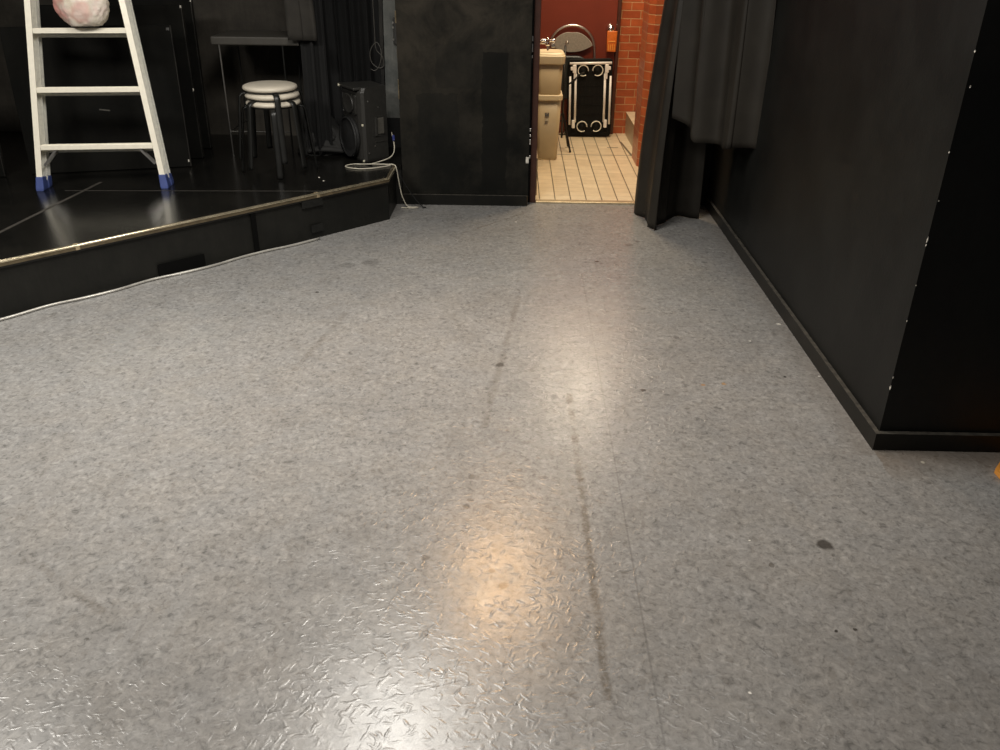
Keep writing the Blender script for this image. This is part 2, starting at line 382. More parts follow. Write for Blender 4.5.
def thicken(o, t):
    m = o.modifiers.new('thickness', 'SOLIDIFY'); m.thickness = t; m.offset = 0
def rotz(a, loc=(0, 0, 0)): return Matrix.Translation(loc) @ Matrix.Rotation(a, 4, 'Z')

# ------------------------------------------------------------------ the room
S = .265                       # stage height
WX = 1.316                     # right wall face
PY = 5.612                     # partition face
struct('floor', box(B(), -4.6, 4.4, -2.2, 5.69, -.1, 0), M['floor'])
struct('ceiling', box(B(), -4.6, 4.4, -2.2, 8.2, 2.62, 2.72), M['ceiling'])
struct('wall_back', box(B(), -4.6, -.738, 6.46, 6.56, -.1, 2.62), M['back'])
struct('wall_left', box(B(), -4.7, -4.6, -2.2, 6.56, -.1, 2.62), M['wall'])
wr = struct('wall_right', box(B(), WX, 4.4, 2.615, 5.82, -.1, 2.62), M['wall'])
bm = B()
for (z, q, x) in ((.775, .011, 0), (.757, .004, 0), (.243, .010, .0), (.282, .005, .001), (1.337, .004, 0), (1.24, .004, .012), (.494, .003, 0), (1.05, .003, -.001), (.62, .002, 0), (.90, .002, .004)):
    a = random.uniform(.5, 1.2)*.004; v = [(WX-.0012+x, 2.6137-.001, z-q), (WX-.0012+x+a, 2.6137, z-q*.4), (WX-.0012+x+a*.8, 2.6137, z+q*.6), (WX-.0012+x, 2.6137-.001, z+q), (WX-.0012+x, 2.6137+a, z+q*.3), (WX-.0012+x, 2.6137+a*.8, z-q*.6)]
    loft(bm, [[(p[0], p[1], p[2]) for p in v], [(p[0]+.002, p[1]+.002, p[2]) for p in v]])
struct('paint_chip', bm, M['chip'], wr)
bs = struct('baseboard_right', prism(B(), [(WX-.018, 2.594), (WX-.0005, 2.6145), (WX-.0005, 5.68), (WX-.018, 5.68)], 0, .066), M['base'])
bf = struct('baseboard_front', prism(B(), [(WX-.0175, 2.594), (4.4, 2.594), (4.4, 2.6145), (WX, 2.6145)], 0, .0665), M['base'])
pt = struct('wall_partition', box(B(), -.738, .098, PY, 6.45, -.1, 2.62), M['partition'])
bm = B()
for z0, z1, w_ in ((.68, .80, .006), (.93, .98, .002), (1.13, 1.20, .009), (1.26, 1.5, .003)): box(bm, -.7385-w_*.5, -.7385+w_*.5, PY-.002, PY+.006, z0, z1, .0008)
struct('edge_strip', bm, M['bronze'], pt)
bm = B(); prism(bm, [(.080, PY-.0015), (.0985, PY-.002), (.0985, PY+.012), (.09, PY+.008)], .285, .325)
struct('paint_chip', bm, M['chip'], pt)
bb = struct('baseboard_back', prism(B(), [(-.740, PY-.016), (.092, PY-.016), (.0985, PY-.0015), (-.738, PY-.0015)], 0, .068), M['base'])
struct('top_edge', box(B(), WX-.0178, WX-.001, 2.596, 5.675, .0655, .0675), M['dust_highlight'], bs)  # lighter strip paints the dusty highlight line along the baseboard top
struct('top_edge', box(B(), WX-.015, 4.3, 2.5945, 2.6140, .066, .0680), M['dust_highlight'], bf)
struct('top_edge', box(B(), -.736, .095, PY-.0158, PY-.002, .0675, .0695), M['dust_highlight'], bb)
# wall over and beside the doorway
struct('wall_lintel', box(B(), .099, WX-.001, 5.69, 5.81, 2.05, 2.62), M['partition'])
struct('wall_corner', box(B(), 1.03, WX-.001, 5.69, 5.81, -.1, 2.05), M['cloth_dark'])
df = struct('trim_1', box(B(), .113, .153, 5.682, 5.86, 0, 2.05, .003), M['maroon'])
for z, h in ((1.03, .03), (.965, .05), (.93, .018), (.475, .02), (.44, .016), (.39, .035), (.30, .02)): struct('latch_plate', box(B(), .1015, .110, 5.680, 5.687, z, z+h, .001), M['chrome'], df)
struct('wall_jamb', box(B(), .0985, .1125, 5.69, 5.86, -.1, 2.05), M['cloth_dark'])
struct('trim_2', box(B(), .154, 1.029, 5.672, 5.73, -.02, .012, .004), M['threshold'])
# passage behind the doorway
struct('floor', box(B(), .10, 2.2, 5.731, 7.995, -.1, .004), M['tile'])
struct('wall_passage', box(B(), .03, .120, 5.861, 8.1, -.1, 2.62), M['redwall'])
struct('trim_3', box(B(), .1205, .165, 5.861, 6.70, 0.004, .26), M['beige_tile'])
bw = struct('wall_brick', box(B(), .905, 2.2, 7.996, 8.12, -.1, 2.62), M['brick'])
struct('wall_far', box(B(), .121, .904, 8.045, 8.12, -.1, 2.62), M['redwall'])
pier = struct('wall_pier', prism(B(), [(.970, 6.752), (1.009, 6.686), (2.2, 6.686), (2.2, 7.055), (.970, 7.055)], .004, 2.62), M['brick'])
st = struct('step', box(B(), 1.018, 2.2, 7.056, 7.994, .004, .195), M['beige_tile'])
for i in range(4): struct('step_tile', box(B(), 1.013+i*.1075, 1.013+i*.1075+.104, 7.058, 7.990, .195, .2, .001), M['beige_top'], st)
dr = struct('door_1', box(B(), .122, .872, 7.968, 8.04, .01, 2.05), M['red'])
struct('door_knob', lathe(B(), [(0, 0), (.034, 0), (.034, .006), (.014, .010), (.012, .03), (.024, .04), (.032, .055), (.028, .07), (.012, .077), (0, .078)], 28, Matrix.Translation((.820, 7.968, .905)) @ Matrix.Rotation(R(90), 4, 'X')), M['chrome'], dr, True)
struct('door_frame', box(B(), .874, .903, 7.948, 8.04, 0.005, 2.1, .003), M['maroon'], dr)
struct('switch_plate', box(B(), .1205, .127, 7.15, 7.50, .865, .985, .002), M['panel_grey'])
struct('switch_plate', box(B(), .1205, .126, 7.15, 7.50, 1.03, 1.045, .001), M['panel_grey'])

# ------------------------------------------------------------------ stage
stg = thing('stage_platform', 'low black stage platform with pale metal edge and angled front', 'stage', (-2.4, 4.6, 0))
SL = Vector((-2.4, 4.6, 0))
def sp(poly): return [(x-SL.x, y-SL.y) for x, y in poly]
c1, c2 = (-.776, 5.24), (-2.342, 3.649); sl = (c1[1]-c2[1])/(c1[0]-c2[0]); xe = -4.55; c3 = (xe, c1[1]+sl*(xe-c1[0]))
obj('deck', prism(B(), sp([c1, (-.776, 5.60), (-.742, 5.60), (-.742, 6.455), (xe, 6.455), c3]), .235, S), M['stage'], stg)
n = Vector((sl, -1)).normalized()                    # outward normal of the front edge
def off(p, d): return (p[0]+n.x*d, p[1]+n.y*d)
k1 = (c1[0]-.006, c1[1]+.010)
obj('riser', prism(B(), sp([off(k1, -.004), (-.782, 5.60), (-.742, 5.605), (-.742, 5.70), (-.80, 5.70), (-.80, 5.27), off(c3, -.04), off(c3, -.004)]), 0, .236), M['riser'], stg)
d1 = Vector((c2[0]-c1[0], c2[1]-c1[1])).normalized()
bm = B()
prism(bm, sp([off(c1, .004), (c1[0]+.004, c1[1]+.003), (c1[0]-.016, c1[1]+.010), off(c3, -.018), off(c3, .004)]), S-.004, S+.0025)
prism(bm, sp([off(c1, .005), (c1[0]+.005, c1[1]+.003), off(c1, -.002), off(c3, -.002), off(c3, .005)]), S-.020, S-.003)
prism(bm, sp([(c1[0]+.004, c1[1]), (c1[0]+.004, 5.59), (c1[0]-.016, 5.59), (c1[0]-.016, c1[1]+.01)]), S-.004, S+.0025)
prism(bm, sp([(c1[0]+.005, c1[1]), (c1[0]+.005, 5.59), (c1[0]-.001, 5.59), (c1[0]-.001, c1[1])]), S-.020, S-.003)
trim = obj('edge_trim', bm, M['bronze'], stg)
e1 = off(c1, .004); e3 = off(c3, .004)
obj('nosing_bead', tube(B(), [Vector((c1[0]+.004, 5.59, S+.001))-SL, Vector((c1[0]+.004, c1[1]+.004, S+.001))-SL, Vector((e1[0], e1[1], S+.001))-SL, Vector((e3[0], e3[1], S+.001))-SL], .0062, 10), M['gold'], trim, True)
obj('inner_bead', tube(B(), [Vector((*off(c1, -.016), S+.002))-SL, Vector((*off(c3, -.016), S+.002))-SL], .0022, 8), M['gold'], trim, True)
def along(t, o): return off((c1[0]+d1.x*t, c1[1]+d1.y*t), o)
def patch(name, t0, t1, z0, z1, m, o=.0):
    a, b = along(t0, -.0035), along(t1, -.0035); a2, b2 = along(t0, -.0005+o), along(t1, -.0005+o)
    obj(name, prism(B(), sp([a, a2, b2, b]), z0, z1), m, stg)
patch('tape_patch', .49, .63, .195, .235, M['tape_clear']); patch('tape_patch', .50, .58, .04, .085, M['tape_clear'])
patch('tape_patch', 1.26, 1.52, .01, .075, M['tape_black']); patch('riser_joint', .93, .96, .0, .235, M['tape_black'])
for t in (.51, 1.88): 
    a, b = along(t, .0075), along(t+.02, .0075); a2, b2 = along(t, -.024), along(t+.02, -.024)
    obj('trim_joiner', prism(B(), sp([a, b, b2, a2]), S-.02, S+.0045), M['threshold'], stg)
bm = B(); bar(bm, Vector((-2.586, 3.942, S+.0004))-SL, Vector((-2.492, 5.055, S+.0004))-SL, .02, .0012); bar(bm, Vector((-2.618, 4.856, S+.0004))-SL, Vector((-.998, 4.935, S+.0004))-SL, .006, .0012)
obj('tape_line', bm, M['seam'], stg)
# paint dots on the deck
for x, y in ((-1.209, 5.243), (-1.165, 5.161)): obj('paint_drop', lathe(B(), [(0, 0), (.006, 0), (.005, .002), (0, .0022)], 10, Matrix.Translation((x-SL.x, y-SL.y, S))), M['chip'], stg)

# ------------------------------------------------------------------ step ladder (folded, leaning back)
lad = thing('step_ladder', 'folded aluminium step ladder with blue rubber feet standing on the black stage', 'step ladder', (-2.412, 4.925, S+.001), (R(-9.5), 0, R(8)))
LEN = 1.52
def hw(s): return .350-.100*s           # half width of the ladder s metres up
def rail(sgn, y0, y1, w, o=0):
    bm = B(); secs = []
    for s in (.03, LEN):
        x = sgn*(hw(s)+o); secs.append([(x-w/2, y0, s), (x+w/2, y0, s), (x+w/2, y1, s), (x-w/2, y1, s)])
    return loft(bm, secs)
def merge(bm, other):
    me = bpy.data.meshes.new('t'); other.to_mesh(me); other.free(); bm.from_mesh(me); bpy.data.meshes.remove(me); return bm
for sgn in (-1, 1):
    bm = rail(sgn, -.036, -.030, .032); merge(bm, rail(sgn, -.030, .018, .006, -.013*sgn)); merge(bm, rail(sgn, .014, .020, .010, -.011*sgn))
    for q in (-.016, -.004, .008): merge(bm, rail(sgn, q, q+.004, .004, -.0175*sgn))
    obj('front_rail', bm, M['alu'], lad)
    bm = rail(sgn, .026, .032, .034, .006*sgn); merge(bm, rail(sgn, .032, .070, .006, -.010*sgn)); merge(bm, rail(sgn, .066, .072, .036, .006*sgn))
    for q in (.040, .052): merge(bm, rail(sgn, q, q+.004, .004, -.0145*sgn))
    obj('rear_rail', bm, M['alu_dull'], lad)
    for nm, ya, yb, o in (('foot', -.042, .018, 0), ('foot', .028, .078, .007*sgn)):
        bm = B(); secs = []
        for s, g in ((.0, .004), (.012, .006), (.068, .003), (.073, .001)):
            x = sgn*(hw(s)+o); secs.append([(x+px, (ya+yb)/2+py, s+.1673*((ya+yb)/2+py)*(1 if s < .02 else 0)) for px, py in rrect(.034+2*g, yb-ya+g, .006, 3)])
        obj(nm, loft(bm, secs), M['blue'], lad)
for i, s in enumerate((.235, .548, .860, 1.170)):
    w = hw(s)-.017; tl = R(5.5); bm = B()
    m = Matrix.Translation((0, 0, s)) @ Matrix.Rotation(tl, 4, 'X')
    box(bm, -w, w, -.030, .016, .010, .016, .0015, m); box(bm, -w, w, -.036, -.030, -.010, .017, .0015, m)
    box(bm, -w, w, .012, .016, -.010, .012, 0, m)
    for q in (-.022, -.012, -.002, .008): box(bm, -w, w, q, q+.004, .0155, .0175, 0, m)
    t = obj('tread', bm, M['alu'], lad)
    bm = B(); w += .004
    box(bm, -w, w, .030, .068, -.004, .0, 0, Matrix.Translation((0, 0, s-.012))); box(bm, -w, w, .028, .033, -.018, -.002, 0, Matrix.Translation((0, 0, s-.012)))
    obj('rear_tread', bm, M['alu_dull'], lad)
for sgn in (-1, 1):
    for y in (-.024, .012):
        w = hw(.235)-.03; obj('brace', bar(B(), (sgn*(w-.065), y, .222), (sgn*(w+.012), y, .135), .004, .012), M['steel'], lad)
    for s in (.235, .548, .860, 1.170): obj('rivet', lathe(B(), [(0, 0), (.005, 0), (.004, .003), (0, .0035)], 10, Matrix.Translation((sgn*hw(s), -.032, s)) @ Matrix.Rotation(R(90), 4, 'X')), M['steel'], lad)
bm = B(); box(bm, -hw(LEN)-.02, hw(LEN)+.02, -.05, .07, LEN, LEN+.03, .008); obj('top_cap', bm, M['alu'], lad)

# bag on the ladder's third tread
bm = B(); bmesh.ops.create_icosphere(bm, subdivisions=5, radius=1)
for v in bm.verts:
    p = v.co.copy(); d = p.normalized()
    k = 1+.07*mnoise.noise(d*2.2+Vector((3, 1, 0)))+.035*mnoise.noise(d*5)+.012*mnoise.noise(d*13)
    crease = abs(mnoise.noise(d*4+Vector((0, 5, 2)))); k -= .035*max(0, .25-crease)/.25
    x, y, z = d.x*.150*k, d.y*.098*k, d.z*.14*k
    if d.z < -.35: x *= 1-.10*(-d.z-.35); 
    z = max(z, -.112)+.112
    if d.z > .55: q = (d.z-.55)/.45; x *= 1-.62*q; y *= 1-.62*q; z += .05*q
    v.co = (x, y, z)
bag = obj('plastic_bag', bm, M['bag'], None, True, (-2.391, 5.042, 1.146))
tag(bag, 'crumpled pink and white plastic bag resting on a ladder tread', 'plastic bag')
tube_b = tube(B(), smoothpts([(-.03, 0, .285), (-.05, .01, .32), (-.02, 0, .35), (.03, -.01, .335), (.04, 0, .30)], 5), .012, 8)
obj('knotted_handle', tube_b, M['bag'], bag, True)

# ------------------------------------------------------------------ stacked stools
def stool_leg(a, zs):
    ca, sa = math.cos(a), math.sin(a)
    prof = [(.06, -.006), (.138, -.006), (.164, -.008), (.183, -.020), (.191, -.05), (.203, -.16), (.219, -.30), (.231, -.401)]
    pts = [(r*ca, r*sa, zs+z) for r, z in prof]
    return tube(B(), smoothpts(pts, 4), .0185, 12, .0075, side=(-sa, ca, 0))
def make_stool(label):
    t = thing('round_stool', label, 'stool', group='stacked round stools')
    zs = .408
    prof = [(0, zs+.004), (.146, zs+.002), (.159, zs+.007), (.165, zs+.017), (.160, zs+.028), (.142, zs+.035), (.09, zs+.039), (0, zs+.041)]
    obj('seat', lathe(B(), prof, 56), M['cushion'], t, True)
    obj('seat_plate', lathe(B(), [(0, zs-.004), (.150, zs-.004), (.153, zs), (.150, zs+.004), (0, zs+.004)], 48), M['black_metal'], t)
    for k in range(4): obj('leg', stool_leg(R(45+90*k), zs), M['black_metal'], t, True)
    return t
def dup(root, label, loc, rz):
    r = root.copy(); COL.objects.link(r); r['label'] = label; r.location = loc; r.rotation_euler = (0, 0, rz)
    for ch in root.children:
        c = ch.copy(); COL.objects.link(c); c.parent = r
    return r
SC = (-1.486, 5.393)
s1 = make_stool('bottom stool of the stack, pale cushion mostly hidden under two others'); s1.location = (*SC, S); s1.rotation_euler = (0, 0, R(-31))
dup(s1, 'middle stool of the stack, pale cushion between two others', (SC[0]-.003, SC[1]+.002, S+.044), R(11))
dup(s1, 'top stool of the stack with its cream round cushion fully showing', (SC[0]-.012, SC[1]+.004, S+.088), R(-19))

# ------------------------------------------------------------------ loudspeaker
spk = thing('loudspeaker', 'black two way loudspeaker standing at the right corner of the stage', 'loudspeaker', (-.998, 5.625, S), (0, 0, R(-56)))
# local frame: +x runs along the front baffle away from the near edge (negative x), +y is depth
w, d, h = .285, .206, .474
def sect(z, k=0):
    ch = .032
    return [(-w+.03, 0+k, z), (-ch, 0+k, z), (-.006, .014+k*.5, z), (.006, .034, z), (-.03, d, z), (-w+.02, d, z), (-w+.0, .034, z), (-w+.006, .014, z)]
bm = B(); loft(bm, [[(x*.97-.004, y*.96+.006, z) for x, y, z in sect(.004)], sect(.02), sect(h-.03), [(x*.985-.002, y*.96+.012, z) for x, y, z in sect(h)]])
obj('cabinet', bm, M['plastic_black'], spk)
def disc(cx, cz, prof, m, nm, y=0, sx=1): 
    mt = Matrix.Translation((cx, y, cz)) @ Matrix.Rotation(R(90), 4, 'X') @ Matrix.Diagonal((sx, 1, 1, 1))
    return obj(nm, lathe(B(), prof, 44, mt), m, spk, True)
disc(-w/2-.002, .150, [(0, .0), (.126, 0), (.130, .008), (.128, .026), (.120, .032), (.116, .026), (.08, .034), (0, .042)], M['grille'], 'woofer')
disc(-w/2-.002, .150, [(.118, .020), (.128, .020), (.132, .030), (.128, .038), (.119, .036), (.118, .020)], M['grille'], 'woofer_ring')
bm = B(); box(bm, -w+.045, -.045, -.010, .002, .300, .428, .012); obj('horn_frame', bm, M['plastic_black'], spk)
disc(-w/2, .365, [(0, .012), (.02, .013), (.05, .018), (.06, .022), (.062, .018), (.064, .008), (0, .008)], M['plastic_black'], 'horn', 0, 1.25)
bm = B(); box(bm, -w+.02, -.012, -.03, .03, h-.014, h+.004, .006); obj('top_lip', bm, M['plastic_black'], spk)
# handle pocket in the side
sm = rotz(0)
bm = B(); sxa = lambda y: .006-.036*(y-.034)/(d-.034)
loft(bm, [[(sxa(y)-.012+o, y, z) for y, z in ((.085, .17), (.095, .275), (.11, .29), (.175, .29), (.185, .275), (.185, .17), (.175, .16), (.095, .16))] for o in (0, .0155)])
obj('handle_frame', bm, M['plastic_black'], spk)
obj('handle_pocket', bar(B(), (sxa(.15)+.006, .150, .175), (sxa(.15)+.006, .150, .278), .008, .045, (0, 1, 0), .003), M['pocket'], spk)
obj('handle_grip', bar(B(), (sxa(.12)+.008, .112, .165), (sxa(.12)+.008, .112, .285), .012, .018, (0, 1, 0), .004), M['plastic_black'], spk)
bm = B(); loft(bm, [[(sxa(y)-.004+o, y, z) for y, z in ((.10, .122), (.10, .128), (.195, .128), (.195, .122))] for o in (0, .008)]); obj('side_rib', bm, M['plastic_black'], spk)
for y, z in ((.05, .06), (.10, .10), (.06, .39), (.14, .345)): obj('screw', lathe(B(), [(0, 0), (.005, 0), (.004, .003), (0, .0035)], 10, Matrix.Translation((sxa(y), y, z)) @ Matrix.Rotation(R(82), 4, 'Y')), M['steel'], spk)
for x, y, z in ((-.004, .016, .243), (-.006, .012, .012)): obj('corner_bolt', box(B(), x-.005, x+.005, y-.006, y+.006, z-.007, z+.007, .002), M['bolt'], spk)
obj('badge', box(B(), -w+.035, -w+.055, -.034, -.026, h-.012, h+.002, .002), M['bolt'], spk)

# cables
def cable(name, pts, r, mat, label, cat='cable', n=10):
    o = obj(name, tube(B(), smoothpts(pts, n), r, 8), mat, None, True); return tag(o, label, cat)
wc = cable('speaker_cable', [(-.825, 5.815, .43), (-.8, 5.743, .345), (-.82, 5.691, .2950), (-.899, 5.636, .2720), (-.928, 5.595, .2700), (-.859, 5.572, .2705), (-.795, 5.581, .2720), (-.829, 5.533, .2705), (-.948, 5.46, .2700), (-1.056, 5.474, .2700), (-1.095, 5.525, .2700), (-1.056, 5.574, .2705), (-.997, 5.577, .2705),
    (-.918, 5.555, .2780), (-.829, 5.558, .2765), (-.784, 5.544, .2780), (-.764, 5.519, .2650), (-.75, 5.514, .18), (-.735, 5.515, .09), (-.711, 5.519, .025), (-.686, 5.518, .006), (-.631, 5.519, .0045), (-.661, 5.498, .0045), (-.74, 5.504, .0045)], .0038, M['cable_white'], 'thin off-white cable looped in front of loudspeaker and dropping to the grey floor')
bm = B(); bar(bm, (-.805, 5.763, .385), (-.812, 5.795, .415), .016, .016, bev=.004); obj('plug', bm, M['blue_plug'], wc)
cable('power_cable', [(-.79, 5.576, .2685), (-.768, 5.54, .2685), (-.752, 5.519, .235), (-.701, 5.522, .14), (-.641, 5.526, .05), (-.602, 5.528, .008), (-.577, 5.522, .004), (-.601, 5.505, .004)], .003, M['cable_black'], 'thin black cable hanging off the stage corner against black partition')
cable('hanging_cable', [(-.949, 6.104, 2.2), (-.949, 6.104, 1.3), (-.948, 6.104, 1.035), (-.943, 6.098, 0.925), (-.903, 6.094, 0.875), (-.898, 6.095, 0.815), (-.938, 6.095, 0.805), (-.982, 6.102, 0.845), (-.982, 6.102, 0.915), (-.938, 6.105, 0.965), (-.908, 6.094, 0.905), (-.923, 6.096, 0.825), (-.957, 6.103, 0.785), (-.987, 6.101, 0.795)], .0028, M['pocket'], 'thin cable hanging from above with a coiled loop beside grey board')
pts = []
for i in range(24):
    t = .55+i*.17; p = along(t, .018+.012*math.sin(i*1.9)+(.006 if i % 5 == 0 else 0)); pts.append((p[0], p[1], .0075))
cable('floor_cable', pts, .0072, M['cable_floor'], 'grey cable running along the floor at the foot of the stage front', n=4)

# ------------------------------------------------------------------ table, flats, drapes at the back of the stage
tb = thing('side_table', 'black table with thin metal legs against the back wall of the stage', 'table', (-1.702, 6.09, S))
obj('table_top', box(B(), -.272, .30, -.255, .165, .700, .752, .008), M['tabletop'], tb)
for x, y, m in ((-.222, -.245, 'steel'), (-.222, .15, 'black_metal'), (.19, -.245, 'black_metal'), (.19, .15, 'black_metal')):  # all one metal; shade on the other legs is put in as black colour
    obj('leg', tube(B(), [(x, y, 0), (x, y, .702)], .0055, 10), M[m], tb)
obj('stretcher', tube(B(), [(-.222, -.245, .15), (.19, -.245, .15)], .004, 8), M['pocket'], tb)
obj('stretcher', tube(B(), [(-.222, -.245, .15), (-.222, .15, .15)], .004, 8), M['black_metal'], tb)

def flat(label, a, b, h, lean, t=.03, batten=True):
    a, b = Vector((*a, S)), Vector((*b, S)); ang = math.atan2(b.y-a.y, b.x-a.x); L = (b-a).length
    o = thing('scenery_flat', label, 'scenery flat', a+Vector((0, 0, (t+.02)*math.sin(R(lean))+.001)), (R(-lean), 0, ang), 'black scenery flats')
    obj('panel', box(B(), 0, L, 0, t, 0, h, .003), M['flat'], o)
    obj('side_batten', box(B(), L-.004, L+.0015, -.001, t+.001, .002, h-.002, .001), M['flat_edge'], o)
    if batten:
        for zz in (h*.02, h*.5, h*.9): obj('rear_batten', box(B(), .02, L-.02, t, t+.02, zz, zz+.06), M['flat'], o)
    return o
f1 = flat('large black flat directly behind the step ladder', (-2.99, 5.20), (-2.080, 5.455), .845, 3.5, .03)
obj('metal_corner', box(B(), .918, .938, -.006, .004, .815, .832, .002), M['chrome'], f1)
obj('scratch', bar(B(), (.46, -.0012, .37), (.52, -.0012, .362), .002, .007, (0, 0, 1)), M['pocket'], f1)
obj('paint_chip', box(B(), .930, .938, -.003, .002, .03, .045, .001), M['chip'], f1)
f2 = flat('tall narrow-edged black flat second from the front right of the ladder', (-2.95, 5.55), (-2.083, 5.69), .94, 1.5, .055)
obj('paint_chip', box(B(), .870, .880, -.003, .003, .925, .94, .001), M['chip'], f2); obj('paint_chip', box(B(), .876, .884, -.003, .003, .43, .447, .001), M['chip'], f2)
f3 = flat('rearmost black flat leaning just in front of the back wall', (-2.93, 5.88), (-2.125, 5.985), .955, 2.0, .055)
obj('paint_chip', box(B(), .806, .815, -.003, .003, .94, .956, .001), M['chip'], f3)
flat('leftmost black flat, parted from the one behind the ladder by a dark gap', (-3.94, 5.05), (-3.115, 5.13), .82, 2.5)

def drape(name, path0, path1, z0, z1, amp, folds, nu, nv, mat, label, cat='curtain', phase=0, zfun=None, jitter=.3, t=.003, irr=1.):
    """cloth hanging between a bottom path and a top path, folded across"""
    def at(path, u):
        L = [0]
        for p, q in zip(path, path[1:]): L.append(L[-1]+math.dist(p, q))
        s = u*L[-1]
        for i in range(len(path)-1):
            if s <= L[i+1]+1e-9:
                f = (s-L[i])/(L[i+1]-L[i]); p, q = path[i], path[i+1]
                return Vector((p[0]+(q[0]-p[0])*f, p[1]+(q[1]-p[1])*f, 0))
    grid = []
    for j in range(nv+1):
        v = j/nv; row = []
        for i in range(nu+1):
            u = i/nu; p0, p1 = at(path0, u), at(path1, u); zz0 = zfun(u) if zfun else z0
            e = .004; t0 = (at(path0, min(u+e, 1))-at(path0, max(u-e, 0))); nn = Vector((t0.y, -t0.x, 0)).normalized()
            s = v*v*(3-2*v)
            p = p0.lerp(p1, s)
            a = amp*(1-.35*v)
            ph = folds*2*math.pi*u+phase+jitter*math.sin(5*u+2.2*v+phase)
            q = math.sin(ph)+.35*irr*math.sin(2.3*ph+1+phase)+.45*irr*mnoise.noise(Vector((u*folds*1.3, v*1.6, phase)))
            tx = t0.normalized()*(.35*a*math.cos(ph))
            p = p+nn*(a*q)+tx; p.z = zz0+(z1-zz0)*v
            row.append(p)
        grid.append(row)
    o = obj(name, sheet(B(), grid), mat, None, True); thicken(o, t)
    return tag(o, label, cat)
drape('stage_backdrop', [(-1.447, 6.289), (-.859, 6.318)], [(-1.486, 6.286), (-.859, 6.318)], S+.01, 2.6, .028, 6, 90, 30, M['cloth_dark'], 'full height black backdrop curtain behind loudspeaker at rear of stage')
drape('cloth_drape', [(-1.455, 5.80), (-1.36, 5.77), (-1.265, 5.79)], [(-1.487, 5.85), (-1.40, 5.82), (-1.335, 5.85)], 1.005, 1.95, .016, 1.3, 60, 24, M['cloth_brown'], 'dusty black cloth hanging onto the right end of the black table', 'cloth', .8, irr=.3)
drape('cloth_drape', [(-1.385, 5.83), (-1.31, 5.80), (-1.23, 5.84)], [(-1.39, 5.92), (-1.32, 5.89), (-1.25, 5.93)], S+.015, 2.5, .014, 2, 40, 30, M['cloth_dark'], 'narrow deep black cloth strip hanging right of the table', 'cloth', 2.1)
# crumpled cloth on the stage floor
bm = B(); bmesh.ops.create_icosphere(bm, subdivisions=5, radius=1)
for v in bm.verts:
    d_ = v.co.normalized(); k = 1+.30*mnoise.noise(d_*1.8+Vector((7, 2, 1)))+.20*abs(mnoise.noise(d_*4.2))+.07*mnoise.noise(d_*10)
    x, y, z = d_.x*.19*k, d_.y*.13*k, max(d_.z, -.12)*.17*k
    if d_.z > .3: z += .16*(d_.z-.3)*max(0, 1-abs(d_.x+.25)*1.2)*1.3; x -= .05*(d_.z-.3)
    v.co = (x, y, z+.024)
cl = obj('cloth_heap', bm, M['cloth'], None, True, (-1.30, 5.95, S+.002)); tag(cl, 'crumpled heap of black cloth on the stage left of the loudspeaker', 'cloth')
bm = B()
for k, (a, b, c) in enumerate((((-.16, -.10, .02), (0, -.15, .05), (.16, -.10, .03)), ((-.14, -.06, .12), (.02, -.11, .09), (.16, -.06, .06)), ((-.09, -.03, .26), (-.03, -.09, .17), (.08, -.09, .11)))):
    tube(bm, smoothpts([a, b, c], 8), .022, 10, .014)
obj('cloth_fold', bm, M['cloth'], cl, True)

pb = thing('wooden_board', 'weathered grey upright board at the right rear of the stage', 'board', (-.812, 6.108, S))
obj('board_face', loft(B(), [[(-.085, 0, .205), (.075, 0, .205), (.075, .02, .205), (-.085, .02, .205)], [(-.055, .03, 2.2), (.085, .03, 2.2), (.085, .05, 2.2), (-.055, .05, 2.2)]]), M['board'], pb)
obj('side_batten', loft(B(), [[(-.112, -.005, .205), (-.09, -.005, .205), (-.09, .02, .205), (-.112, .02, .205)], [(-.085, .025, 2.2), (-.06, .025, 2.2), (-.06, .05, 2.2), (-.085, .05, 2.2)]]), M['flat_edge'], pb)
obj('foot_block', box(B(), -.11, .075, .0, .03, 0, .206), M['cloth_dark'], pb)
bm = B(); box(bm, -.01, .055, -.022, .006, .69, .86, .004); obj('latch_box', bm, M['plastic_black'], pb)
for z in (.715, .79, .82): obj('screw', box(B(), -.013, -.004, -.025, -.015, z, z+.012, .001), M['steel'], pb)

# ------------------------------------------------------------------ curtains by the doorway
drape('door_curtain', [(.812, 5.50), (.832, 5.34), (.888, 5.10), (.965, 5.32), (1.075, 5.40), (1.205, 5.38)], [(.955, 5.44), (.965, 5.40), (.995, 5.36), (1.03, 5.38), (1.07, 5.41), (1.12, 5.42)], .003, 2.6, .020, 3.2, 160, 60, M['satin'],
      'long black curtain reaching the floor at the right of the doorway', 'curtain', .6, zfun=lambda u: .0015, irr=.5)
def zs2(u):
    if u < .36: return .672-.100*u/.36
    if u < .655: return .572
    if u < .665: return .572-.02*(u-.655)/.01
    return .578+.022*(u-.665)/.335
drape('door_curtain', [(.925, 5.14), (1.045, 5.00), (1.147, 4.86), (1.229, 4.76), (1.290, 4.66)], [(.925, 5.10), (1.02, 4.98), (1.12, 4.86), (1.199, 4.79), (1.258, 4.71)],   .6, 2.6, .046, 2.1, 200, 60, M['satin'],
      'shorter black curtain with a raised hem hanging against the right wall', 'curtain', 3.9, zfun=zs2, jitter=.5, irr=.45)

